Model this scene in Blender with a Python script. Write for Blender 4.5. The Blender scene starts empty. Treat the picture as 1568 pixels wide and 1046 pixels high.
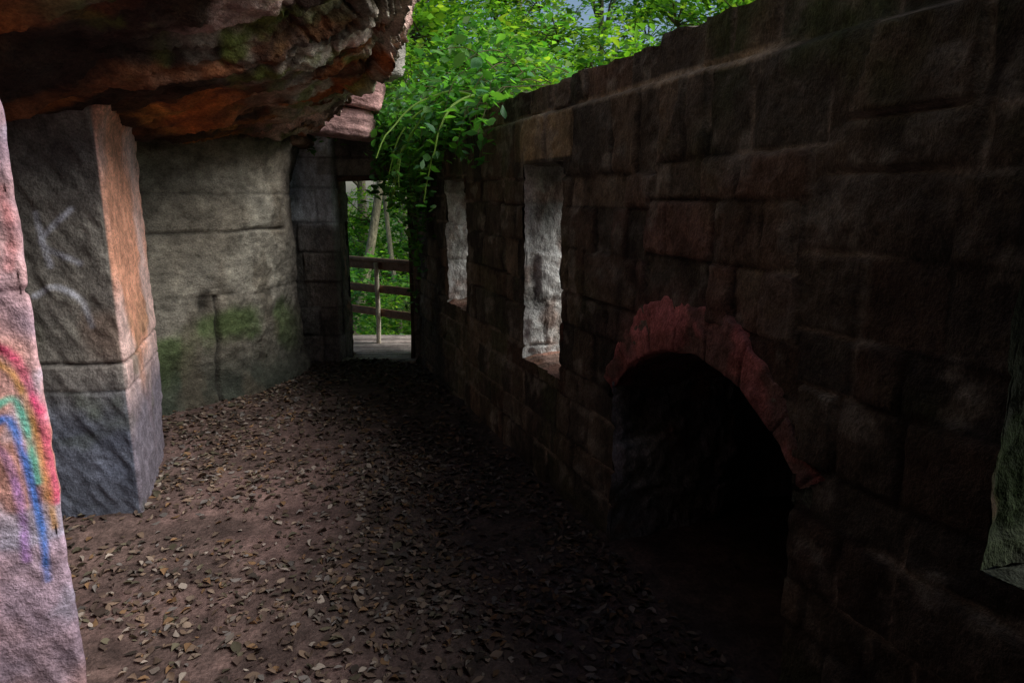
import bpy, math, numpy as np
from mathutils import Vector
R=np.random.RandomState
# ------------------------------------------------------------------ noise
def _h(i,j,k,seed):
    i=i.astype(np.int64);j=j.astype(np.int64);k=k.astype(np.int64)
    h=(i*374761393+j*668265263+k*1274126177+seed*974634777)&0xffffffff
    h=((h^(h>>13))*1103515245)&0xffffffff
    h=((h^(h>>16))*2654435761)&0xffffffff
    h=h^(h>>15)
    return (h&0xffff)/65535.0
def vn(x,y,z,seed=0):
    x,y,z=np.broadcast_arrays(np.asarray(x,float),np.asarray(y,float),np.asarray(z,float))
    xi=np.floor(x);yi=np.floor(y);zi=np.floor(z)
    fx=x-xi;fy=y-yi;fz=z-zi
    fx=fx*fx*(3-2*fx);fy=fy*fy*(3-2*fy);fz=fz*fz*(3-2*fz)
    r=0
    for a in (0,1):
        for b in (0,1):
            for c in (0,1):
                w=(fx if a else 1-fx)*(fy if b else 1-fy)*(fz if c else 1-fz)
                r=r+w*_h(xi+a,yi+b,zi+c,seed)
    return r*2-1
def fbm(x,y,z,sc=1,o=4,seed=0,g=.5):
    r=0;a=1;t=0
    for k in range(o):
        r=r+a*vn(np.asarray(x)*sc,np.asarray(y)*sc,np.asarray(z)*sc,seed+k*17);t+=a;a*=g;sc*=2.03
    return r/t
def ss(a,b,x):
    t=np.clip((np.asarray(x,float)-a)/(b-a),0,1);return t*t*(3-2*t)
def mix(a,b,t):
    t=np.asarray(t)[...,None];return np.asarray(a)*(1-t)+np.asarray(b)*t
# ------------------------------------------------------------------ mesh accumulator
class Acc:
    def __init__(s): s.v=[];s.f=[];s.c=[];s.n=0
    def grid(s,P,C,mask=None):
        m,n=P.shape[:2]
        idx=np.arange(m*n).reshape(m,n)+s.n
        F=np.stack([idx[:-1,:-1],idx[1:,:-1],idx[1:,1:],idx[:-1,1:]],-1)
        F=F[mask] if mask is not None else F.reshape(-1,4)
        s.f.append(F.reshape(-1,4))
        s.v.append(P.reshape(-1,3));s.c.append(np.broadcast_to(C,P.shape).reshape(-1,3));s.n+=m*n
    def raw(s,V,F,C):
        s.v.append(np.asarray(V,float));s.f.append(np.asarray(F)+s.n)
        s.c.append(np.broadcast_to(C,(len(V),3)));s.n+=len(V)
    def beam(s,p0,p1,w,h,C,up=(0,0,1),bev=.006,seg=6,seed=0):
        p0=np.array(p0,float);p1=np.array(p1,float);d=p1-p0;L=np.linalg.norm(d);d/=L
        up=np.array(up,float);sd=np.cross(d,up);sd/=np.linalg.norm(sd);u=np.cross(sd,d)
        b=bev;w2=w/2;h2=h/2
        prof=[(-w2+b,-h2),(w2-b,-h2),(w2,-h2+b),(w2,h2-b),(w2-b,h2),(-w2+b,h2),(-w2,h2-b),(-w2,-h2+b),(-w2+b,-h2)]
        ts=[0]+list(np.linspace(0,L,seg+1))+[L]
        P=np.zeros((len(ts),9,3))
        for i,t in enumerate(ts):
            k=0 if (i==0 or i==len(ts)-1) else 1
            wob=vn(t*2.3,seed*3.1,0,seed)*.006
            for j,(a,c) in enumerate(prof):
                P[i,j]=p0+d*t+sd*(a*k+wob)+u*(c*k+wob)
        s.grid(P,np.array(C))
    def tube(s,pts,rad,C,k=8):
        pts=np.array(pts,float);rad=np.broadcast_to(rad,(len(pts),))
        T=np.gradient(pts,axis=0);T/=np.linalg.norm(T,axis=1)[:,None]+1e-9
        ref=np.array([.31,.17,.93]) if abs(T[0][2])<.8 else np.array([1,.1,.05])
        A=np.cross(T,ref);A/=np.linalg.norm(A,axis=1)[:,None];B=np.cross(T,A)
        an=np.linspace(0,2*np.pi,k+1)
        P=pts[:,None]+rad[:,None,None]*(A[:,None]*np.cos(an)[None,:,None]+B[:,None]*np.sin(an)[None,:,None])
        s.grid(P,C)
    def obj(s,name,mat,smooth=True,parent=None):
        V=np.concatenate(s.v);C=np.concatenate(s.c)
        me=bpy.data.meshes.new(name)
        nl=sum(f.size for f in s.f);nf=sum(len(f) for f in s.f)
        me.vertices.add(len(V));me.vertices.foreach_set('co',V.astype(np.float32).ravel())
        me.loops.add(nl);me.loops.foreach_set('vertex_index',np.concatenate([f.ravel() for f in s.f]).astype(np.int32))
        tot=np.concatenate([np.full(len(f),f.shape[1]) for f in s.f])
        me.polygons.add(nf)
        me.polygons.foreach_set('loop_start',np.concatenate([[0],np.cumsum(tot)[:-1]]).astype(np.int32))
        if smooth: me.polygons.foreach_set('use_smooth',np.ones(nf,bool))
        me.update(calc_edges=True)
        a=me.color_attributes.new('Col','FLOAT_COLOR','POINT')
        a.data.foreach_set('color',np.concatenate([C,np.ones((len(C),1))],1).astype(np.float32).ravel())
        me.validate()
        me.materials.append(mat)
        o=bpy.data.objects.new(name,me);bpy.context.scene.collection.objects.link(o)
        if parent: o.parent=parent
        return o
def empty(name,loc=(0,0,0)):
    e=bpy.data.objects.new(name,None);e.location=loc;bpy.context.scene.collection.objects.link(e);return e
# ------------------------------------------------------------------ materials
def mat_stone(name,b1=14,b2=70,st=.5,dist=.02,rough=.88,lo=.55,hi=1.35,stretch=(1,1,1)):
    m=bpy.data.materials.new(name);m.use_nodes=True;N=m.node_tree.nodes;L=m.node_tree.links
    bs=N['Principled BSDF'];bs.inputs['Roughness'].default_value=rough
    bs.inputs['Specular IOR Level'].default_value=.25
    at=N.new('ShaderNodeAttribute');at.attribute_name='Col'
    tc=N.new('ShaderNodeTexCoord');mp=N.new('ShaderNodeMapping');mp.inputs['Scale'].default_value=stretch
    L.new(tc.outputs['Object'],mp.inputs['Vector'])
    def noise(sc,det,ro=.6):
        n=N.new('ShaderNodeTexNoise');n.inputs['Scale'].default_value=sc;n.inputs['Detail'].default_value=det
        n.inputs['Roughness'].default_value=ro;L.new(mp.outputs[0],n.inputs['Vector']);return n
    n1=noise(5,4);n2=noise(b2,3,.7);n3=noise(b1,4,.65)
    def rng(n,a,b,lo,hi):
        r=N.new('ShaderNodeMapRange');r.inputs[1].default_value=a;r.inputs[2].default_value=b
        r.inputs[3].default_value=lo;r.inputs[4].default_value=hi;L.new(n.outputs['Fac'],r.inputs[0]);return r
    def mul(a,b):
        x=N.new('ShaderNodeMath');x.operation='MULTIPLY';L.new(a,x.inputs[0]);L.new(b,x.inputs[1]);return x.outputs[0]
    f=mul(rng(n1,.3,.7,lo,hi).outputs[0],rng(n2,.3,.7,.6,1.35).outputs[0])
    f=mul(f,rng(n3,.35,.65,.7,1.25).outputs[0])
    mx=N.new('ShaderNodeVectorMath');mx.operation='SCALE'
    L.new(at.outputs['Color'],mx.inputs[0]);L.new(f,mx.inputs['Scale'])
    L.new(mx.outputs[0],bs.inputs['Base Color'])
    bp=N.new('ShaderNodeBump');bp.inputs['Strength'].default_value=st;bp.inputs['Distance'].default_value=dist
    ad=N.new('ShaderNodeMath');ad.operation='MULTIPLY_ADD';ad.inputs[1].default_value=.35
    L.new(n2.outputs['Fac'],ad.inputs[0]);L.new(n3.outputs['Fac'],ad.inputs[2])
    L.new(ad.outputs[0],bp.inputs['Height']);L.new(bp.outputs[0],bs.inputs['Normal'])
    return m
def mat_leaf(name,trans=.5,rough=.5,spec=.4):
    m=bpy.data.materials.new(name);m.use_nodes=True;N=m.node_tree.nodes;L=m.node_tree.links
    bs=N['Principled BSDF'];bs.inputs['Roughness'].default_value=rough;bs.inputs['Specular IOR Level'].default_value=spec
    at=N.new('ShaderNodeAttribute');at.attribute_name='Col';L.new(at.outputs['Color'],bs.inputs['Base Color'])
    if trans>0:
        tr=N.new('ShaderNodeBsdfTranslucent');mx=N.new('ShaderNodeMixShader');mx.inputs[0].default_value=trans
        g=N.new('ShaderNodeMixRGB');g.blend_type='MULTIPLY';g.inputs[0].default_value=1;g.inputs[2].default_value=(1.9,2.2,.7,1)
        L.new(at.outputs['Color'],g.inputs[1]);L.new(g.outputs[0],tr.inputs['Color'])
        L.new(bs.outputs[0],mx.inputs[1]);L.new(tr.outputs[0],mx.inputs[2]);L.new(mx.outputs[0],N['Material Output'].inputs['Surface'])
    return m
M_wall=mat_stone('dark_sandstone',22,110,.9,.03,stretch=(1,1,.7))
M_rock=mat_stone('cave_rock',12,70,.9,.035,stretch=(1,1,1.6))
M_pil=mat_stone('pillar_rock',18,90,.6,.018,lo=.75,hi=1.2)
M_dirt=mat_stone('dirt',14,60,.9,.025)
M_wood=mat_stone('weathered_wood',12,90,.4,.008,.7,.7,1.2)
M_bark=mat_stone('bark',12,40,.9,.03,stretch=(1,1,.3))
M_leaf=mat_leaf('green_leaves')
M_litter=mat_leaf('fallen_leaves',0,.7,.2)
# ------------------------------------------------------------------ masonry
def masonry(s,z,zs,seed,w=(.25,.5),warp=.012,groove=.022,joint=.016,zone=0):
    s,z=np.broadcast_arrays(s,z)
    sw=s+warp*fbm(s,z,0,5,2,seed+1);zw=z+warp*.8*fbm(s,z,3.3,4,2,seed+2)
    zi=0
    if zone>0:
        zi=np.floor((sw+.15*vn(z*2,0,0,seed))/.83);zw=zw+zone*(_h(zi,zi*0,zi*0,seed+44)-.5)*ss(1.98,1.8,z)
    zs=np.array(zs);ci=np.clip(np.searchsorted(zs,zw,'right')-1,0,len(zs)-2)
    d=np.zeros(s.shape);bid=np.zeros(s.shape)
    rg=R(seed)
    for c in range(len(zs)-1):
        e=[s.min()-1.-rg.uniform(0,.4)]
        while e[-1]<s.max()+1: e.append(e[-1]+w[0]+(w[1]-w[0])*rg.uniform(0,1)**1.6)
        e=np.array(e);m=ci==c
        if not m.any(): continue
        x=sw[m];b=np.clip(np.searchsorted(e,x,'right')-1,0,len(e)-2)
        d[m]=np.minimum(np.minimum(x-e[b],e[b+1]-x),np.minimum(zw[m]-zs[c],zs[c+1]-zw[m]))
        bid[m]=b+c*57
    if zone>0: bid=bid+zi*1009
    r1=_h(bid,bid*0,bid*0,seed+5);r2=_h(bid,bid*0+3,bid*0,seed+6);r3=_h(bid,bid*0+7,bid*0,seed+7)
    jn=joint*(1+.9*fbm(s,z,9,7,2,seed+9))
    prof=ss(0,1,d/np.maximum(jn,.004))
    rim=ss(.09,.0,d)*prof
    disp=-groove*(1-prof)*(.25+1.0*r3)+(r1-.5)*.024*prof+.014*fbm(s,z,bid*.37,9,4,seed+4)*prof+.007*fbm(s,z,1,30,3,seed+8)-.006*rim*ss(-.2,.4,fbm(s,z,2,6,3,seed+12))
    disp=disp+.004*vn(s*55,z*9,bid,seed+14)*prof*(r2>.35)   # vertical tooling
    return disp,r1,r2,r3,prof
def pal(r,cols):
    cols=np.array(cols);return cols[np.clip((r*len(cols)).astype(int),0,len(cols)-1)]
ZS=[-.2,0,.24,.40,.62,.77,1.01,1.17,1.39,1.60,1.74,2.03,2.4]
CO=np.array([-.92,6.6,0.]);DS=np.array([.355,-.935,0.]);NI=np.array([-.935,-.355,0.])
H=.0125
WIN=[(1.1125,1.6375,.75,1.725),(2.7875,3.3125,.65,1.775),(5.5625,6.1,.775,1.5)]
AS0,AS1,ACS,ACZ,AR=3.8875,5.0,4.444,.33,.70
DARK=np.array([(.135,.12,.09),(.17,.14,.10),(.10,.095,.075),(.19,.14,.10),(.15,.13,.095),(.21,.18,.13),(.11,.105,.085),(.16,.145,.115)])*.58
def front(s,z):
    s,z=np.broadcast_arrays(s,z)
    disp,r1,r2,r3,pf=masonry(s,z,ZS,11,(.13,.52),zone=.14,groove=.018,joint=.012)
    disp=disp-.045*ss(2.02,2.04,z)
    zt=2.17+.04*(s>4.08)+.014*vn(s*3,0,0,5)+.008*vn(s*14,0,0,6)
    zz=np.where(z>2.03,2.03+(z-2.03)*(zt-2.03)/(2.2-2.03),z)
    P=CO+s[...,None]*DS+disp[...,None]*NI;P[...,2]+=zz
    C=pal(r2,DARK)*(.6+.9*r3)[...,None]
    red=np.exp(-(((s-4.35)/.55)**2+((z-1.45)/.22)**2))*ss(.35,.7,r1)
    C=mix(C,(.22,.13,.10),red*.75)
    C=mix(C,(.035,.03,.025),.55*ss(4.9,5.5,s+.2*fbm(s,z,0,2,3,73)))  # near end darkened, its deep shade put into the stone colour
    dr=np.hypot(s-ACS,z-ACZ)-AR
    halo=ss(.34,.14,dr+.08*fbm(s,z,0,6,3,72))*ss(.9,1.05,z)*ss(.5,.2,s-ACS)
    C=mix(C,(.20,.10,.085),.5*halo)
    tan=((s>2.65)&(s<3.4)&(z>1.79)&(z<2.03)).astype(float)
    C=mix(C,(.36,.29,.17),tan*.8)
    moss=ss(.0,.4,fbm(s,z,2,2.2,4,71))*(.45+.5*ss(1.4,2.2,z))
    C=mix(C,(.045,.075,.022),moss*.8)
    C=mix(C,(.26,.26,.22),.5*ss(.2,.45,fbm(s,z,7,9,4,79)))
    C=mix(C,(.022,.02,.017),.75*ss(.0,.4,fbm(s,z*.4,7,2.6,4,78)))
    C=C*(.35+.65*pf)[...,None]
    C=mix(C,(.32,.29,.23),.75*(1-pf)*ss(-.05,.15,fbm(s,z,5,2,2,33)))
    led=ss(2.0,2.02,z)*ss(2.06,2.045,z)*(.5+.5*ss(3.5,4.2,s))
    C=mix(C,(.42,.36,.25),.8*led*ss(-.35,.1,fbm(s,z,5,4,3,36)))  # ledge stripe lightened, the light it catches put into the colour
    return P,C
wall=Acc()
s=np.arange(0,9+H/2,H);z=np.arange(-.1,2.2+H/2,H)
S,Z=np.meshgrid(s,z,indexing='ij')
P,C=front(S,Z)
sc=(S[:-1,:-1]+H/2);zc=(Z[:-1,:-1]+H/2)
mask=np.ones(sc.shape,bool)
for a,b,c,d in WIN: mask&=~((sc>a)&(sc<b)&(zc>c)&(zc<d))
mask&=~((sc>AS0)&(sc<AS1)&(zc<.76))
mask&=~((zc>.70)&(np.hypot(sc-ACS,zc-ACZ)<AR+.05)&(np.abs(sc-ACS)<.62))
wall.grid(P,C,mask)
TH=.68
def reveal(acc,E,NO,tdir,depth,cols,seed,slope=0,vert=True,tint=1.):
    k=np.arange(0,depth+H/2,H)
    par=np.concatenate([[0],np.cumsum(np.linalg.norm(np.diff(E,axis=0),axis=1))])
    A,K=np.meshgrid(par,k,indexing='ij')
    if vert: dp,r1,r2,r3,pf=masonry(K,A,np.arange(-.2,3,.285),seed,(.3,.6),groove=.012)
    else: dp,r1,r2,r3,pf=masonry(A,K,np.arange(-.3,3,.6),seed,(.2,.4))
    ramp=ss(0,.05,K)
    P=E[:,None]+NO*K[...,None]+np.array(tdir)*((dp*ramp*1.2+.03*fbm(A,K,0,5,4,seed)*ramp)[...,None])
    P[...,2]+=slope*K
    C=pal(r2,cols)*(.8+.4*r1)[...,None]*(.75+.25*pf)[...,None]*tint
    C=mix(C,np.array((.26,.13,.08))*tint,.6*ss(.2,.5,fbm(A,K,4,6,3,seed+5)))
    C=mix(C,np.array((.10,.10,.08))*tint,.6*ss(.1,.45,fbm(A,K,6,8,4,seed+6)))
    acc.grid(P,C)
PALE=[(.64,.65,.63),(.54,.53,.50),(.70,.70,.67)]  # far window jambs: daylight on them painted in as paler stone
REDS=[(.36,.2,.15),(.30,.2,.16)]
BL=np.array([(.30,.31,.34),(.20,.21,.22),(.34,.36,.40)])  # arch recess stone brightened, light on it put into the colour
for i,(a,b,c,d) in enumerate(WIN):
    zz=np.arange(c,d+H/2,H);sx=np.arange(a,b+H/2,H)
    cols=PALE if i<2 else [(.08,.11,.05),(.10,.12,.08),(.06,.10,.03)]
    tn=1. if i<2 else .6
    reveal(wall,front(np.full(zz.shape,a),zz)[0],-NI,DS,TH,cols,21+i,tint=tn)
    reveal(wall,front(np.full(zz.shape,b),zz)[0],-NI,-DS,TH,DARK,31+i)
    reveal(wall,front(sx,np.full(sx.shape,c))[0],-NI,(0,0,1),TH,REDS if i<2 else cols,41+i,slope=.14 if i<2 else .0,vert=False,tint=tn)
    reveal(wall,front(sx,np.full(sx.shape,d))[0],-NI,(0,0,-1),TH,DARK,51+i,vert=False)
zz=np.arange(-.1,.80,H)
reveal(wall,front(np.full(zz.shape,AS0),zz)[0],-NI,DS,TH,BL,61)
reveal(wall,front(np.full(zz.shape,AS1),zz)[0],-NI,-DS,TH,DARK,62)
so=np.arange(-.3,9.05,.05);zo=np.arange(-1.,2.21,.05)
So,Zo=np.meshgrid(so,zo,indexing='ij')
dp,r1,r2,r3,pf=masonry(So,Zo,ZS,13,(.25,.5))
Po=CO+So[...,None]*DS-NI*(TH+dp)[...,None];Po[...,2]+=Zo
mk=np.ones((len(so)-1,len(zo)-1),bool);scc=So[:-1,:-1]+.025;zcc=Zo[:-1,:-1]+.025
for a,b,c,d in WIN: mk&=~((scc>a)&(scc<b)&(zcc>c)&(zcc<d))
mk&=~((scc>AS0-.1)&(scc<AS1+.1)&(zcc<1.15))
wall.grid(Po,pal(r2,DARK)*1.3,mk)
kt=np.linspace(0,1,24)
E0,_=front(s,np.full(s.shape,2.2))
E1=CO+s[:,None]*DS-NI*TH;E1[:,2]=E0[:,2]
Pt=E0[:,None]*(1-kt)[None,:,None]+E1[:,None]*kt[None,:,None]
Pt[...,2]+=(.02*np.sin(kt*np.pi))[None]+.02*fbm(Pt[...,0],Pt[...,1],0,6,3,4)*np.sin(kt*np.pi)[None]
wall.grid(Pt,mix((.16,.13,.10),(.08,.11,.04),ss(-.1,.4,fbm(Pt[...,0],Pt[...,1],0,4,3,9))))
# arch ring, flush with the wall
th0=math.asin(.556/AR)
th=np.linspace(-th0-.03,th0+.03,240)
prof=[(0,-TH+.0)]+[(0,-TH+TH*t) for t in np.linspace(.04,.98,20)]+[(.003,.002),(.010,.005)]+[(r,.006) for r in np.linspace(.018,.165,18)]+[(.175,.002),(.18,-.05)]
prof=np.array(prof)
tt=th[:,None]+0*prof[None,:,0]
thick=(1-.42*ss(0.1,th0,tt)-.35*ss(-.3,-th0,tt)+.30*fbm(tt,0,0,5,4,95))
rr=AR+prof[:,0][None]*thick;oo=prof[:,1][None]+0*th[:,None]
nb=7;u=(tt+th0)/(2*th0)*nb+.12*vn(rr*9,tt*3,0,3);fr=np.abs(u-np.round(u))
jo=1-ss(0,.04,fr)
bi=np.floor(u);rb=_h(bi,bi*0,bi*0,88)
nz=.018*fbm(tt*.8,rr,oo,10,4,90)+(rb-.5)*.008-.010*jo
oo2=oo+np.where(oo>0,nz,0);rr2=rr-np.where(oo<=0,nz,0)
Pv=CO+(ACS+rr2*np.sin(tt))[...,None]*DS+oo2[...,None]*NI;Pv[...,2]+=ACZ+rr2*np.cos(tt)
Cv=mix((.26,.10,.09),(.38,.15,.14),ss(-.3,.3,fbm(Pv[...,0],Pv[...,1],Pv[...,2],9,3,97)))*(1-.45*jo)[...,None]
outer=ss(.07,.11,rr-AR+.03*fbm(tt,rr,0,9,3,98))*ss(.35,.0,tt-.2)
Cv=mix(Cv,(.55,.20,.20),.75*outer)
Cv=mix(Cv,(.11,.09,.075),.75*ss(-.05,.25,fbm(Pv[...,0],Pv[...,1],Pv[...,2],7,4,92)))
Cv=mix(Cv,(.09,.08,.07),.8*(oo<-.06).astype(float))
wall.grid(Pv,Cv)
def panel(acc,A,B,Cc,cols,seed,step=.025,zs=None,w=(.25,.5)):
    A,B,Cc=map(lambda q:np.array(q,float),(A,B,Cc))
    lu=np.linalg.norm(B-A);lv=np.linalg.norm(Cc-A);n=np.cross(B-A,Cc-A);n/=np.linalg.norm(n)
    uu=np.linspace(0,lu,max(2,int(lu/step)));vv=np.linspace(0,lv,max(2,int(lv/step)))
    U,V=np.meshgrid(uu,vv,indexing='ij')
    dp,r1,r2,r3,pf=masonry(U,V,zs if zs is not None else np.arange(-.2,4,.22),seed,w)
    P=A+U[...,None]*(B-A)/lu+V[...,None]*(Cc-A)/lv+n*dp[...,None]
    acc.grid(P,pal(r2,cols)*(.7+.6*r3)[...,None]*(.6+.4*pf)[...,None])
def WP(s_,o_,z_): 
    p=CO+s_*DS-NI*o_;p=p.copy();p[2]=z_;return p
T1=TH-.06
panel(wall,WP(3.5,1.4,-.3),WP(5.4,1.4,-.3),WP(3.5,1.4,1.35),BL,101)
panel(wall,WP(3.75,T1,-.3),WP(3.75,1.5,-.3),WP(3.75,T1,1.35),BL,102)
panel(wall,WP(5.2,T1,-.3),WP(5.2,1.5,-.3),WP(5.2,T1,1.35),BL,103)
panel(wall,WP(3.5,T1,1.25),WP(5.4,T1,1.25),WP(3.5,1.5,1.25),BL,104)
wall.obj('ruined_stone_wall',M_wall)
# ------------------------------------------------------------------ far wall with doorway
fw=Acc()
X0,X1,ZT=-2.35,-.85,2.2
DX0,DX1,DZ=-1.65,-.9625,1.7875
def ffront(x,z):
    x,z=np.broadcast_arrays(x,z)
    dp,r1,r2,r3,pf=masonry(-x,z,[-.2,0,.27,.55,.80,1.08,1.36,1.68,1.95,2.3],140,(.36,.6),groove=.016)
    pier=ss(-1.65,-1.69,x)
    y=6.62-.11*pier-dp
    P=np.stack([x,y,z],-1)
    C=pal(r2,[(.15,.14,.13),(.12,.11,.10),(.18,.16,.14)])*(.7+.5*r3)[...,None]
    up=pier*ss(1.3,1.4,z+.05*fbm(x,z,0,5,2,8))
    C=mix(C,np.array([.68,.72,.77])*(.85+.3*r1)[...,None],up)  # upper pier blocks lightened, their bluish light painted in
    C=mix(C,(.28,.26,.22),.6*((z>1.79)&(z<1.96)&(x>-1.8)).astype(float))
    C=mix(C,(.10,.10,.08),.4*ss(.1,.4,fbm(x,z,3,5,4,149)))
    return P,C*(.55+.45*pf)[...,None]
x=np.arange(X0,X1+H/2,H);z=np.arange(-.1,ZT+H/2,H)
Xg,Zg=np.meshgrid(x,z,indexing='ij');P,C=ffront(Xg,Zg)
xc=Xg[:-1,:-1]+H/2;zc=Zg[:-1,:-1]+H/2
fw.grid(P,C,~((xc>DX0)&(xc<DX1)&(zc<DZ)))
zz=np.arange(-.1,DZ+H/2,H);xx=np.arange(DX0,DX1+H/2,H)
YO=np.array([0,1.,0])
reveal(fw,ffront(np.full(zz.shape,DX0),zz)[0],YO,(1,0,0),.3,DARK,141)
reveal(fw,ffront(np.full(zz.shape,DX1),zz)[0],YO,(-1,0,0),.3,DARK,142)
reveal(fw,ffront(xx,np.full(xx.shape,DZ))[0],YO,(0,0,-1),.3,DARK,143,vert=False)
panel(fw,(X0,6.94,-1),(DX0,6.94,-1),(X0,6.94,2.2),DARK,144,.05)
panel(fw,(DX1,6.94,-1),(X1+.5,6.94,-1),(DX1,6.94,2.2),DARK,145,.05)
panel(fw,(DX0,6.94,DZ),(DX1,6.94,DZ),(DX0,6.94,2.2),DARK,146,.05)
panel(fw,(X0,6.5,2.2),(X1+.4,6.62,2.2),(X0,6.94,2.2),DARK,147,.03)
tx=np.linspace(DX0-.02,DX1+.02,40);ty=np.linspace(0,1,20)
TX,TY=np.meshgrid(tx,ty,indexing='ij')
tz=.028-.03*np.cos((TX-(DX0+DX1)/2)/.34*1.5)+.006*fbm(TX,TY,0,12,3,7)
Pth=np.stack([TX,6.52+.16*TY-.05*np.cos((TX-(DX0+DX1)/2)/.34*1.2),np.where((TY<.04),-.06,tz)],-1)
fw.grid(Pth,(.24,.23,.20))
fwo=fw.obj('stone_doorway_wall',M_wall)
tb=Acc();tb.beam((DX0-.0,6.66,DZ-.022),(DX1+.0,6.66,DZ-.022),.10,.045,(.10,.06,.04))
tb.beam((DX1-.02,6.66,.02),(DX1-.02,6.66,DZ-.05),.08,.035,(.07,.045,.035),up=(1,0,0))
tb.obj('timber_door_frame',M_wood)
# ------------------------------------------------------------------ rock wall
def catmull(pts,n):
    pts=np.array(pts,float);k=len(pts)
    p=np.concatenate([[2*pts[0]-pts[1]],pts,[2*pts[-1]-pts[-2]]])
    t=np.linspace(0,k-1-1e-6,n);i=t.astype(int);f=(t-i)
    f=f.reshape((-1,)+(1,)*(pts.ndim-1))
    a,b,c,d=p[i],p[i+1],p[i+2],p[i+3]
    return .5*((2*b)+(-a+c)*f+(2*a-5*b+4*c-d)*f**2+(-a+3*b-3*c+d)*f**3)
def resample(c,step):
    L=np.concatenate([[0],np.cumsum(np.linalg.norm(np.diff(c,axis=0),axis=1))])
    u=np.arange(0,L[-1],step);return np.stack([np.interp(u,L,c[:,i]) for i in range(c.shape[1])],-1),u
rw=Acc()
path=catmull([(-2.08,6.62),(-1.98,6.25),(-1.99,5.85),(-2.15,5.4),(-2.42,4.95),(-2.7,4.5),(-3.1,4.0),(-3.6,3.2),(-3.9,2),(-3.9,0),(-3.6,-2.4),(-1,-3.2),(1.2,-3.1),(2.8,-2.6)],600)  # stretch behind the camera is unseen, added to keep stray light out
path,L=resample(path,.014)
T=np.gradient(path,axis=0);T/=np.linalg.norm(T,axis=1)[:,None];Nn=np.stack([-T[:,1],T[:,0]],-1)
z=np.arange(-.1,2.6,.014)
Lg,Zg=np.meshgrid(L,z,indexing='ij')
g1=1-ss(0,.022,np.abs(Zg-1.335+.012*fbm(Lg,0,0,3,3,5)));g1=g1*ss(-.5,-.1,fbm(Lg,0,0,2,2,6)+.2)
g2=1-ss(0,.016,np.abs(Zg-1.615+.015*fbm(Lg,0,0,3,3,15)))
g3=(1-ss(0,.02,np.abs(Zg-.86+.05*fbm(Lg,0,0,2,3,25))))*.6
def crack(l0,z0,z1,sd,w=.022):
    return (1-ss(0,w,np.abs(Lg-l0+.05*fbm(0,Zg,sd,4,3,sd))))*((Zg>z0)&(Zg<z1))
ck=crack(2.05,.82,1.62,3)+crack(1.55,0.,.86,4,.03)+crack(1.2,1.34,1.62,5,.012)*.4
ck=np.clip(ck,0,1)
hole=np.exp(-(((Lg-1.62)/.05)**2+((Zg-.80)/.09)**2))
tool=vn((Lg+Zg*.6)*30,(Zg-Lg*.6)*10,0,44)*ss(-.4,.2,fbm(Lg,Zg,0,1.6,2,45))
dp=.05*fbm(Lg,Zg,0,1.3,3,50)+.022*fbm(Lg,Zg,0,6,5,51,.6)+.013*tool-.035*g1-.015*g2-.02*g3-.035*ck-.06*hole
dp=dp+.08*ss(1.7,2.1,Zg)+.06*(1-ss(0,.25,Zg))
P=np.zeros(Lg.shape+(3,));P[...,:2]=path[:,None]+Nn[:,None]*dp[...,None];P[...,2]=Zg
C=mix((.33,.295,.235),(.45,.42,.35),ss(-.4,.4,fbm(Lg,Zg,0,2,3,60)))
C=mix(C,(.11,.19,.05),.8*ss(.05,.5,fbm(Lg,Zg,1,3,4,61)*.8+.46-np.abs(Zg-.5)*1.5))
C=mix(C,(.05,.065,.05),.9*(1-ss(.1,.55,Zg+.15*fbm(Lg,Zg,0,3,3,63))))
C=mix(C,(.17,.13,.08),.6*ss(1.7,1.95,Zg))
C=mix(C,(.18,.15,.11),.6*ss(.1,.4,fbm(Lg,Zg*.5,4,4,4,66)))
C=mix(C,(.05,.045,.04),.85*np.clip(g1*.8+g2*.5+ck+hole+g3*.5,0,1))
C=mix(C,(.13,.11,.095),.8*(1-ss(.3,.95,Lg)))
rw.grid(P,C);rw.obj('carved_rock_wall',M_rock)
# ------------------------------------------------------------------ rock overhang
ys=np.arange(-3.4,7.6,.024)
def ip(tab): t=np.array(tab);return np.interp(ys,t[:,0],t[:,1])
xl=ip([(-3.4,3.2),(-.9,2.4),(.1,.8),(.9,-.25),(1.6,-.52),(2.5,-.58),(3.5,-.58),(4.5,-.82),(5.2,-1.20),(5.9,-1.72),(6.4,-2.0),(7.6,-2.4)])  # unseen lip near the camera is shaped to keep light off the wall
zl=ip([(-3.4,2.7),(0,2.7),(1.5,2.62),(2.5,2.6),(3.5,2.56),(4.5,2.48),(5.2,2.34),(5.9,2.2),(6.6,2.12),(7.6,2.1)])
ker=np.hanning(25);ker/=ker.sum()
sm=lambda a:np.convolve(np.pad(a,12,'edge'),ker,'valid')
xl=sm(xl);zl=sm(zl)
wd=np.minimum(1.5,1.1+.4*(zl-2.1)/.5)
cps=[(-4.6+0*ys,1.75+0*ys),(-3.4+0*ys,1.95+0*ys),(np.minimum(xl-wd,-2.),2.01+.03*np.sin(ys*2)),(xl-wd*.62,2.0+(zl-2.0)*.28),(xl-wd*.28,2.0+(zl-2.0)*.58),(xl,zl),(xl+.09,zl+.22),(xl+.14,zl+.6),(xl-.1,zl+1.3),(xl-1.2,zl+2.0),(-4.6+0*ys,zl+2.3)]
cp=np.array([[a,ys,b] for a,b in cps]).transpose(0,2,1)
G=catmull(cp,560).transpose(1,0,2)
q=np.linspace(0,10,560)[None]+0*ys[:,None]
du=np.gradient(G,axis=0);dv=np.gradient(G,axis=1);n=np.cross(du,dv);n/=np.linalg.norm(n,axis=2)[...,None]+1e-9
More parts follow.
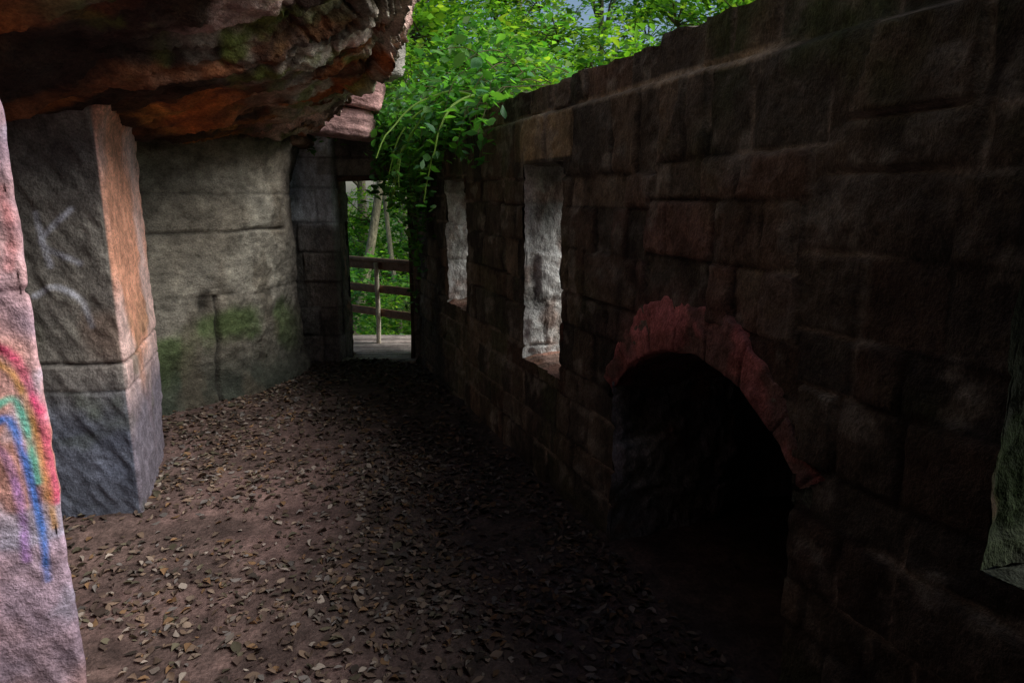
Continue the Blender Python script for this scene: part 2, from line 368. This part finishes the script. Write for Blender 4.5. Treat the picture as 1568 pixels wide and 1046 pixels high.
n=np.where((n*(G-np.array([-2.5,3,3.2]))).sum(-1,keepdims=True)>0,n,-n)
gx,gy,gz=G[...,0],G[...,1],G[...,2]
st=gy*.93-gx*.36+.28*fbm(gx,gy,gz,1.3,4,31)+.5*gz*ss(4.6,5.4,q)
def saw(t,seed):   # stepped bedding planes: gentle slope then sharp drop
    i=np.floor(t);f=t-i;return (f-ss(.78,1,f))*(.3+1.*_h(i,i*0,i*0,seed))
lipw=ss(2.9,4.2,q)
lay=saw(st*2.6,7);lay2=saw(st*7.5+.5*fbm(gx,gy,gz,4,3,4),8)
cellm=ss(-.2,.25,fbm(gx,gy,gz,1.6,3,14))
ridg=1-np.abs(fbm(gx,gy,gz,4.5,5,12,.6))*2
dd=.08*fbm(gx,gy,gz,1.1,3,1)+.085*lay*(.4+.6*cellm)+.04*lay2*cellm+.045*fbm(gx,gy,gz,6,6,2,.66)+.025*ridg
dd=dd+ss(3.3,4.7,q)*(.05*saw(st*5+.4*fbm(gx,gy,gz,5,3,41),9)+.03*fbm(gx,gy,gz,13,4,42,.6)-.04*ss(.62,.9,1-np.abs(fbm(gx,gy,gz,5,4,43))*4))
G2=G+n*dd[...,None]
C=mix((.56,.17,.045),(.26,.10,.045),ss(-.4,.35,fbm(gx,gy,gz,1.8,4,20)))
C=mix(C,(.72,.36,.09),.75*ss(.0,.4,fbm(gx,gy,gz,3,4,21)))
C=mix(C,(.025,.02,.018),.9*ss(.0,.22,fbm(st*.8,gx*.3,gy*.15,3.,5,22)))
C=mix(C,(.05,.025,.018),.6*ss(.1,.35,fbm(gx,gy,gz,6,5,29)))
C=mix(C,mix((.70,.64,.52),(.70,.46,.40),ss(-.2,.3,fbm(gx,gy,gz,2,3,24))),lipw*.95*ss(-.22,.08,fbm(gx,gy,gz,5,4,23)+.25*ss(4.0,5,q)-.08))
C=mix(C,(.20,.25,.05),.7*ss(.08,.3,fbm(gx,gy,gz,5,4,26))*ss(2.8,3.6,q)*ss(5.0,4.3,q))
C=mix(C,(.05,.035,.028),.75*ss(.2,.36,fbm(st*2,gx,gy*.3,3,4,27))*lipw)
acc=Acc();acc.grid(G2,C);acc.obj('sandstone_overhang',M_rock)
# ------------------------------------------------------------------ pillars
def chamfer(poly,r=.035):
    out=[]
    n_=len(poly)
    for i in range(n_):
        a,b,c=poly[i-1],poly[i],poly[(i+1)%n_]
        p=b+(a-b)/np.linalg.norm(a-b)*r;q_=b+(c-b)/np.linalg.norm(c-b)*r
        for t in np.linspace(0,1,6): out.append((1-t)**2*p+2*t*(1-t)*b+t*t*q_)
    return np.array(out)
def segd(pu,pz,a,b):
    a=np.array(a);b=np.array(b);d=b-a;t=np.clip(((pu-a[0])*d[0]+(pz-a[1])*d[1])/(d@d),0,1)
    return np.hypot(pu-a[0]-t*d[0],pz-a[1]-t*d[1])
def stroke(C,pu,pz,pts,w,col,al,seed=0):
    pts=catmull(pts,max(8,len(pts)*6)) if len(pts)>2 else np.array(pts)
    d=np.full(pu.shape,9.)
    for a,b in zip(pts[:-1],pts[1:]): d=np.minimum(d,segd(pu,pz,a,b))
    m=(1-ss(w*.3,w*1.8,d+.003*fbm(pu,pz,seed,30,3,seed)))*al*(.6+.4*ss(-.3,.2,fbm(pu,pz,seed,18,4,seed+3)))
    return mix(C,col,np.clip(m,0,1))
def pillar(name,poly,zt,colf,seed,joints,step=.010,flare=.05,rad=.035,amp=1.):
    p=chamfer(np.array(poly,float),rad);p=np.concatenate([p,p[:1]])
    p,u=resample(p,step);p=np.concatenate([p,p[:1]])
    u=np.append(u,u[-1]+step);c=p.mean(0)
    T=np.roll(p,-1,0)-np.roll(p,1,0);T[0]=T[-1]=p[1]-p[-2];T/=np.linalg.norm(T,axis=1)[:,None]
    Nn=np.stack([T[:,1],-T[:,0]],-1)
    if ((p-c)*Nn).sum()<0: Nn=-Nn
    z=np.arange(-.1,zt,step)
    Z=z[None]+0*u[:,None]
    px=p[:,0][:,None]+0*Z;py=p[:,1][:,None]+0*Z
    dp=amp*(.022*fbm(px,py,Z,1.7,3,seed)+.014*fbm(px,py,Z,7,5,seed+1,.6)+.006*vn((px+py+Z*.7)*26,(Z-px)*9,0,seed+2))
    for zj,dj in joints:
        dp=dp-dj*(1-ss(0,.014,np.abs(Z-zj+.012*fbm(px,py,0,4,3,seed+9))))
    dp=dp+flare*ss(zt-.35,zt-.03,Z)**2
    P=np.zeros(Z.shape+(3,));P[...,:2]=p[:,None]+Nn[:,None]*dp[...,None];P[...,2]=Z
    P[-1]=P[0]
    C=colf(px,py,Z,Nn[:,0][:,None]+0*Z,Nn[:,1][:,None]+0*Z)
    for zj,dj in joints: C=C*(1-.6*min(1,dj*50)*(1-ss(0,.012,np.abs(Z-zj+.012*fbm(px,py,0,4,3,seed+9)))))[...,None]
    a=Acc();a.grid(P,C);return a.obj(name,M_pil)
def colmid(x,y,z,nx,ny):
    f=fbm(x,y,z,3,4,300)
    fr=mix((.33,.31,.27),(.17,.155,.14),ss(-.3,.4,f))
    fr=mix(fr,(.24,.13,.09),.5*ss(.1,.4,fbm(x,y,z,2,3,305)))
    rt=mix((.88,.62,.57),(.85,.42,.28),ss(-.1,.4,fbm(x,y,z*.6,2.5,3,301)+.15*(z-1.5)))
    C=mix(fr,rt,ss(.35,.7,nx+.12*f))  # right face painted lighter than the front to carry its light
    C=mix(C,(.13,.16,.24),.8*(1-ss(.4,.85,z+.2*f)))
    C=mix(C,(.30,.28,.26),.6*((z>.66)&(z<.80)&(ny<-.3)).astype(float))
    C=mix(C,(.10,.13,.06),.5*ss(.1,.4,fbm(x,y,z,4,3,302))*(1-ss(.8,1.2,z)))
    w=(.68,.70,.80)
    for pts in ([(-2.20,1.52),(-2.17,1.28)],[(-2.05,1.54),(-2.19,1.39),(-2.04,1.29)],[(-2.25,1.14),(-2.16,1.18),(-2.06,1.12),(-2.02,.99)]):
        C2=stroke(C,x,z,pts,.012,w,.8,5);C=np.where((ny<-.3)[...,None],C2,C)
    return C
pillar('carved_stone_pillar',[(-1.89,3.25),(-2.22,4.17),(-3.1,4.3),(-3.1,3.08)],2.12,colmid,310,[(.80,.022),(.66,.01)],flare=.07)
def colfg(x,y,z,nx,ny):
    f=fbm(x,y,z,4,4,330)
    C=mix((.70,.43,.44),(.52,.38,.48),ss(-.3,.3,f))
    C=mix(C,(.70,.32,.22),.7*ss(.0,.35,fbm(x,y,z,2.2,3,331)))
    C=mix(C,(.60,.62,.80),.5*ss(.1,.35,fbm(x,y,z,7,3,332)))
    u=np.hypot(x+1.26,y-1.76)
    al=(ny<.0)
    for pts,w,col,a in (
        ([(.12,1.235),(.085,1.22),(.045,1.18),(.022,1.09),(.010,.98),(.004,.78)],.012,(.92,.08,.24),.95),
        ([(.12,1.19),(.09,1.175),(.055,1.14),(.034,1.05),(.024,.95),(.018,.83),(.015,.70)],.008,(.88,.45,.10),.75),
        ([(.12,1.05),(.09,1.07),(.06,1.07),(.044,.99),(.036,.84)],.009,(.12,.60,.45),.85),
        ([(.11,1.02),(.08,1.02),(.062,.94),(.052,.83),(.045,.68),(.05,.55)],.009,(.08,.28,.90),.9),
        ([(.13,.96),(.10,.92),(.085,.80),(.09,.62)],.010,(.60,.30,.80),.7),
        ([(.03,1.86),(.024,1.80),(.028,1.72)],.007,(.10,.35,.75),.7),
        ([(.02,1.62),(.014,1.50),(.03,1.42)],.010,(.88,.30,.30),.6),
        ([(.06,1.64),(.045,1.57),(.05,1.50)],.007,(.75,.75,.9),.6)):
        C2=stroke(C,u,z,pts,w,col,a,int(w*1000));C=np.where(al[...,None],C2,C)
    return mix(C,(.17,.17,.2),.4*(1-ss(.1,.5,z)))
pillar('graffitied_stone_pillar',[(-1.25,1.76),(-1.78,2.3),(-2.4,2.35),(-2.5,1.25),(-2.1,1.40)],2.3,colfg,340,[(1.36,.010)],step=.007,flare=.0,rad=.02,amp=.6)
# ------------------------------------------------------------------ pink blocks under the lip
def boulder(acc,c,size,rot,col,seed,col2=None):
    u=np.linspace(0,np.pi,50);v=np.linspace(0,2*np.pi,80);U,V=np.meshgrid(u,v,indexing='ij')
    d=np.stack([np.sin(U)*np.cos(V),np.sin(U)*np.sin(V),np.cos(U)],-1)
    e=9;nrm=(np.abs(d)**e).sum(-1)**(1/e);d=d/nrm[...,None]
    d=d*(1+.09*fbm(d[...,0],d[...,1],d[...,2],1.3,4,seed)+.03*fbm(d[...,0],d[...,1],d[...,2]*3,5,3,seed+1))[...,None]
    P=d*np.array(size)/2;c_,s_=math.cos(rot[0]),math.sin(rot[0])
    P=P@np.array([[c_,s_,0],[-s_,c_,0],[0,0,1]]);c_,s_=math.cos(rot[1]),math.sin(rot[1])
    P=P@np.array([[c_,0,s_],[0,1,0],[-s_,0,c_]])
    C=mix(col,col2 if col2 is not None else np.array(col)*.6,ss(-.2,.4,fbm(P[...,0],P[...,1],P[...,2],5,4,seed)))
    acc.grid(P+np.array(c),C)
b=Acc()
boulder(b,(-1.56,6.22,2.23),(.70,.5,.24),(.1,-.12),(.62,.38,.36),401)
boulder(b,(-1.38,6.17,2.47),(.54,.5,.25),(.2,-.2),(.62,.36,.34),402)
boulder(b,(-1.18,6.12,2.74),(.46,.5,.30),(.4,-.1),(.54,.50,.45),403)
boulder(b,(-2.15,6.3,2.2),(.7,.6,.35),(.1,0),(.25,.16,.11),404)
b.obj('pink_sandstone_blocks',M_rock)
# ------------------------------------------------------------------ floor, ground
fx=np.arange(-4.6,3.2,.025);fy=np.arange(-3.4,6.62,.025)
FX,FY=np.meshgrid(fx,fy,indexing='ij')
def fh(x,y): return .025*fbm(x,y,0,1.2,3,500)+.012*fbm(x,y,0,6,4,501)+.05*ss(-1.7,-2.6,x)*ss(3.5,5,y)
P=np.stack([FX,FY,fh(FX,FY)],-1)
C=mix((.22,.14,.125),(.14,.095,.083),ss(-.3,.3,fbm(FX,FY,0,2,4,502)))
C=mix(C,(.28,.185,.16),.5*ss(.1,.4,fbm(FX,FY,0,5,3,503)))
wall_shade=ss(1.75,.9,1.592-FX-.38*FY+.3*fbm(FX,FY,0,1.5,3,504))
C=mix(C,(.032,.026,.023),.8*wall_shade)  # wall's shade painted into the floor colour
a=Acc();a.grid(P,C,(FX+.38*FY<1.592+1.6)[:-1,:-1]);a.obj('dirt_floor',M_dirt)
g=np.linspace(-1,1,161);g=np.sign(g)*(np.abs(g)**2.2)*220
GX,GY=np.meshgrid(g,g+3,indexing='ij')
gz=-.14-1.7*ss(7.3,11,GY)+.25*fbm(GX,GY,0,.15,3,510)*ss(8,14,np.hypot(GX,GY-3))
a=Acc();a.grid(np.stack([GX,GY,gz],-1),mix((.09,.08,.04),(.06,.10,.03),ss(-.2,.2,fbm(GX,GY,0,.8,3,511))));a.obj('ground',M_dirt)
# ------------------------------------------------------------------ leaves
LT=np.array([(0,-.5,0),(.22,-.22,.05),(.27,.05,.08),(.14,.32,.05),(0,.55,-.04),(-.14,.32,.05),(-.27,.05,.08),(-.22,-.22,.05),(0,0,-.02)])
LF=np.array([(0,1,8),(1,2,8),(2,3,8),(3,4,8),(4,5,8),(5,6,8),(6,7,8),(7,0,8)])
LT2=np.array([(0,-.5,0),(.26,-.05,.06),(0,.5,-.03),(-.26,-.05,.06)]);LF2=np.array([(0,1,2),(0,2,3)])
def scatter(acc,cen,size,tilt,cols,rg,T=LT,F=LF,curl=1.):
    n=len(cen);yaw=rg.uniform(0,2*np.pi,n);ti=tilt;az=rg.uniform(0,2*np.pi,n)
    V=T[None].repeat(n,0)*size[:,None,None];V[...,2]*=curl*rg.uniform(-1.2,2.5,n)[:,None]
    V[...,0]*=rg.uniform(.7,1.4,n)[:,None]
    c,s_=np.cos(yaw)[:,None],np.sin(yaw)[:,None]
    x=V[...,0]*c-V[...,1]*s_;y=V[...,0]*s_+V[...,1]*c;z=V[...,2]
    ct,st_=np.cos(ti)[:,None],np.sin(ti)[:,None]
    y,z=y*ct-z*st_,y*st_+z*ct
    c,s_=np.cos(az)[:,None],np.sin(az)[:,None]
    x,y=x*c-y*s_,x*s_+y*c
    W=np.stack([x,y,z],-1)+cen[:,None]
    k=len(T);FF=(F[None]+np.arange(n)[:,None,None]*k).reshape(-1,3)
    acc.raw(W.reshape(-1,3),FF,np.repeat(cols,k,0).reshape(-1,3))
rg=R(7);n=56000
X=rg.uniform(-3.4,1.6,n);Y=rg.uniform(.8,6.6,n)
keep=(X+.38*Y<1.56)&(fbm(X,Y,0,1.6,3,520)+rg.uniform(-.6,.6,n)>-.12);X=X[keep];Y=Y[keep];n=len(X)
sz=rg.uniform(.014,.050,n)*(1+.4*(rg.rand(n)>.92))
LC=np.array([(.30,.21,.15),(.21,.15,.11),(.38,.29,.22),(.14,.10,.08),(.46,.39,.33),(.27,.24,.22),(.32,.19,.10),(.10,.08,.065),(.17,.15,.10),(.20,.14,.11),(.16,.11,.09)])
leaf_shade=ss(1.75,.9,1.592-X-.38*Y)[:,None]
cl=LC[rg.randint(0,len(LC),n)]*rg.uniform(.45,1.1,(n,1))*(1-.6*leaf_shade)  # leaves beside the wall darkened with the same painted shade
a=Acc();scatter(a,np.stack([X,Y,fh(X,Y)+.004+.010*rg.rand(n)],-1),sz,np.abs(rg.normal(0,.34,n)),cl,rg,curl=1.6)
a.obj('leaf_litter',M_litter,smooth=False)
GC=np.array([(.10,.22,.03),(.065,.17,.025),(.15,.29,.04),(.05,.13,.025),(.20,.31,.05),(.08,.20,.05)])
def clump(name,seed,n,rad,size,tint=(1,1,1)):
    rg=R(seed);a=Acc()
    sub=rg.normal(0,.55,(12,3))*rad*np.array([1,1,.8])
    k=rg.randint(0,12,n);cen=sub[k]+rg.normal(0,.15,(n,3))*rad
    cl=GC[rg.randint(0,len(GC),n)]*rg.uniform(.7,1.3,(n,1))*(0.7+.6*rg.rand(12)[k])[:,None]*np.array(tint)
    scatter(a,cen,rg.uniform(.6,1.3,n)*size,np.abs(rg.normal(.3,.5,n)),cl,rg,LT2,LF2)
    for i in range(12): a.tube(np.array([[0,0,-.3*rad],sub[i]*.5+[0,0,-.08*rad],sub[i]]),[.016*rad,.01*rad,.005*rad],(.10,.08,.05),4)
    o=a.obj(name,M_leaf,smooth=False);me=o.data;bpy.data.objects.remove(o);return me
CL=[clump('leaf_clump_%d'%i,600+i,1000,1.0,.14,[(1,1,1),(1.25,1.15,1.3),(.7,.85,1.),(1.5,1.25,1.2)][i]) for i in range(4)]
CLs=[clump('leaf_clump_small_%d'%i,650+i,600,.5,.085,[(1,1,1),(.75,.9,1.1),(1.3,1.15,1)][i]) for i in range(3)]
def tree(x,y,z0,h,r,seed,lean=(0,0),crown=(2.,9),nc=16,spread=2.2,light=(.17,.15,.11)):
    rg=R(seed);e=empty('broadleaf_tree',(x,y,z0))
    a=Acc();t=np.linspace(0,1,14)
    pts=np.stack([lean[0]*t*h+.12*np.sin(t*5+seed),lean[1]*t*h+.1*np.cos(t*4+seed),t*h],-1);pts[:,0]-=pts[0,0];pts[:,1]-=pts[0,1]
    a.tube(pts,r*(1-.75*t)+r*.5*np.exp(-t*25),light,10)
    for i in range(nc):
        zc=rg.uniform(crown[0],crown[1]);tt=min(zc/h,.98);base=np.array([np.interp(tt*.8,t,pts[:,j]) for j in range(3)])
        an=rg.uniform(0,6.28);rd=spread*rg.uniform(.25,1)*math.sqrt(max(.15,1-((zc-crown[0])/(crown[1]-crown[0]))**2*.7))
        c=base+np.array([rd*math.cos(an),rd*math.sin(an),zc-base[2]])
        a.tube([base,base*.5+c*.5+[0,0,.15],c],[r*.3,r*.18,.012],light,5)
        o=bpy.data.objects.new('leaves',CL[rg.randint(4)]);bpy.context.scene.collection.objects.link(o);o.parent=e
        o.location=c;o.rotation_euler=(rg.uniform(-.4,.4),rg.uniform(-.4,.4),rg.uniform(0,6.28));s_=rg.uniform(.7,1.2);o.scale=(s_,s_,s_*.8)
    a.obj('trunk',M_bark,parent=e)
tree(-3.05,12,-1.6,8,.10,1,(.27,0),(4.2,8),8,1.4,(.22,.20,.13))
tree(-2.2,13.5,-1.8,9,.06,2,(-.02,0),(4.2,9),9,1.6,(.24,.22,.15))
tree(-.4,13.5,-1.5,8,.10,3,(.03,0),(3.6,8),10,2.0)
tree(1.9,15,-1.5,9,.12,4,(-.04,0),(3.4,8.5),12,2.2)
tree(4.6,14,-1.4,9,.13,5,(0,0),(3.4,9),13,2.4)
tree(3.6,11.2,-1.3,8,.09,13,(0,0),(3.6,7.5),9,1.5)
tree(-3.8,17,-1.8,10,.15,6,(0,0),(2.,9),13,2.6)
tree(.4,21,-1.8,11,.2,7,(0,0),(1.5,8.5),15,3.)
tree(8,20,-1.5,11,.2,8,(0,0),(2,10),17,3.2)
tree(-4,26,-1.8,13,.22,10,(0,0),(1,9),16,3.6)
tree(4.5,28,-1.8,13,.22,11,(0,0),(1,11),18,3.6)
tree(9.5,28,-1.8,13,.22,12,(0,0),(1,12),20,3.6)
e=empty('undergrowth')
rg=R(77)
for i in range(46):
    x=rg.uniform(-6.5,1);y=rg.uniform(10.5,19)
    z=-1.7+rg.uniform(0,.9)+.13*(y-10)
    o=bpy.data.objects.new('bush_leaves',(CL if y>12 else CLs)[rg.randint(3)]);bpy.context.scene.collection.objects.link(o);o.parent=e
    o.location=(x,y,z);o.rotation_euler=(0,0,rg.uniform(0,6));s_=rg.uniform(.8,1.3);o.scale=(s_,s_,s_)
for i in range(14):
    o=bpy.data.objects.new('bush_leaves',CLs[rg.randint(3)]);bpy.context.scene.collection.objects.link(o);o.parent=e
    x=rg.uniform(-3.0,-1.0);o.location=(x,rg.uniform(8.9,10.6),rg.uniform(-1.2,.55));o.rotation_euler=(0,0,rg.uniform(0,6));s_=rg.uniform(.8,1.1);o.scale=(s_,s_,s_)
# ------------------------------------------------------------------ ivy
iv=Acc();rg=R(99)
cen=[]
def strand(p0,d0,n,step,drop,seed,r=.004,leaf=True,col=(.14,.12,.06)):
    rr=R(seed);p=np.array(p0,float);d=np.array(d0,float);pts=[p.copy()]
    for k in range(n):
        d=d+np.array([0,0,-drop])+rr.normal(0,.10,3);d/=np.linalg.norm(d);p=p+d*step
        sw=(p[0]+.38*p[1]-1.592)
        if sw>-.05 and p[2]<2.22: p=p-np.array([.935,.355,0])*(sw+.05)
        if p[1]>6.48 and p[2]<2.2 and not (p[1]>6.95): p[1]=6.46
        pts.append(p.copy())
    pts=np.array(pts);iv.tube(pts,np.linspace(r,r*.35,len(pts)),col,5)
    if leaf:
        for q_ in pts[1:]:
            for _ in range(rr.randint(1,4)): cen.append(q_+rr.normal(0,.04,3))
for i in range(130):
    s_=rg.uniform(-.1,2.7)*rg.uniform(.5,1);p=WP(s_,rg.uniform(-.0,.4),2.2+rg.uniform(0,.25))
    L_=int(rg.uniform(9,19)*(1.2-s_*.20))
    strand(p,(-.8+rg.normal(0,.3),-.3+rg.normal(0,.4),rg.uniform(-.1,.9)),L_,.05,rg.uniform(.10,.3),1000+i)
for i in range(60):
    p=(rg.uniform(-1.6,-.8),rg.uniform(6.5,6.9),2.22+rg.uniform(0,.2))
    strand(p,(rg.normal(0,.4),-.5+rg.normal(0,.3),rg.uniform(0,1)),int(rg.uniform(5,10)),.05,rg.uniform(.12,.3),1200+i)
for i,(x,y,n_) in enumerate([(-.88,6.35,24),(-.84,6.1,20),(-.76,5.9,16),(-.86,6.2,30),(-.76,6.0,14),(-.82,6.0,22),(-.78,5.7,13),(-.85,5.9,18),(-.75,5.5,12)]):
    strand((x,y,2.1),(-.02,-.1,-.8),n_,.05,.5,1300+i)
for i in range(8):
    strand(WP(2.0-.15*i,.05,2.25),(-.7,-.25+.05*i,.4-.07*i),17,.055,.17,1400+i,r=.010,leaf=(i%2==0),col=(.30,.42,.12))
cen=np.array(cen);n=len(cen)
cl=np.array([(.08,.22,.05),(.05,.15,.035),(.12,.28,.06),(.07,.20,.08)])[rg.randint(0,4,n)]*rg.uniform(.6,1.3,(n,1))
scatter(iv,cen,rg.uniform(.045,.10,n),np.abs(rg.normal(.6,.4,n)),cl,rg)
iv.obj('ivy_plant',M_leaf,smooth=False)
e=empty('hedge_shrub')
for i in range(22):
    x=rg.uniform(-2.2,1.2);y=rg.uniform(7.3,9.2)
    if x>-.9: y=max(6.3+rg.uniform(.9,2.2)-2.2*(x+.9)*.6,1.592/.38-x/.38+1.8)
    o=bpy.data.objects.new('shrub_leaves',CLs[rg.randint(3)]);bpy.context.scene.collection.objects.link(o);o.parent=e
    o.location=(x,y,rg.uniform(2.3,2.9)-.25*max(0,x));o.rotation_euler=(0,0,rg.uniform(0,6));s_=rg.uniform(.8,1.2);o.scale=(s_,s_,s_)
# ------------------------------------------------------------------ deck and railing
dk=Acc()
for i in range(12):
    y=6.645+.105*i+.052
    xa,xb=(DX0+.03,DX1-.03) if y<6.95 else (-2.6,.1)
    dk.beam((xa,y,-.012),(xb,y,-.012),.093,.035,np.array([.42,.35,.32])*R(i).uniform(.65,1.15),seed=i,bev=.008)
for x in (-2.4,-1.3,-.1): dk.beam((x,6.96,-.095),(x,7.9,-.095),.08,.12,(.1,.08,.06))
dk.obj('wooden_deck',M_wood)
rl=Acc()
A=np.array([-2.35,8.12,0.]);B=np.array([-.75,6.97,0.])
for zz_,hh in ((.86,.085),(.60,.085),(.34,.085)):
    rl.beam(A+[0,0,zz_],B+[0,0,zz_],.03,hh,(.22,.12,.075),seed=int(zz_*10),bev=.004)
rl.beam(A+[0,0,.92],B+[0,0,.92],.09,.035,(.26,.16,.11),bev=.004)
dv=(B-A)/np.linalg.norm(B-A);nr=np.array([dv[1],-dv[0],0])
for t,c in ((.03,(.12,.08,.06)),(.56,(.60,.54,.42)),(.97,(.12,.08,.06))):
    p=A+(B-A)*t+nr*.045;rl.beam(p+[0,0,-.12],p+[0,0,.895],.045,.045,c,up=(1,0,0))
rl.obj('wooden_railing',M_wood)
# ------------------------------------------------------------------ light, world, camera
S=Vector((.95,-.26,0)).normalized();el=math.radians(43)
S=Vector((S.x*math.cos(el),S.y*math.cos(el),math.sin(el)))
sd=bpy.data.lights.new('sun','SUN');sd.energy=5;sd.angle=math.radians(46);sd.color=(1,.97,.93)
so_=bpy.data.objects.new('sun',sd);so_.rotation_euler=S.to_track_quat('Z','Y').to_euler();bpy.context.scene.collection.objects.link(so_)
w=bpy.data.worlds.new('World');bpy.context.scene.world=w;w.use_nodes=True
N=w.node_tree.nodes;sk=N.new('ShaderNodeTexSky');sk.sky_type='NISHITA';sk.sun_disc=False
sk.sun_elevation=el;sk.sun_rotation=math.atan2(S.x,S.y);sk.dust_density=2
w.node_tree.links.new(sk.outputs[0],N['Background'].inputs[0]);N['Background'].inputs[1].default_value=.12
cd=bpy.data.cameras.new('camera');cd.lens=24;cd.sensor_width=36;cd.clip_end=1000;cd.clip_start=.05
co=bpy.data.objects.new('camera',cd);co.location=(0,0,1.6);co.rotation_euler=(math.radians(78),0,0)
bpy.context.scene.collection.objects.link(co);bpy.context.scene.camera=co
sc_=bpy.context.scene;sc_.view_settings.view_transform='Standard';sc_.view_settings.look='None';sc_.view_settings.exposure=0
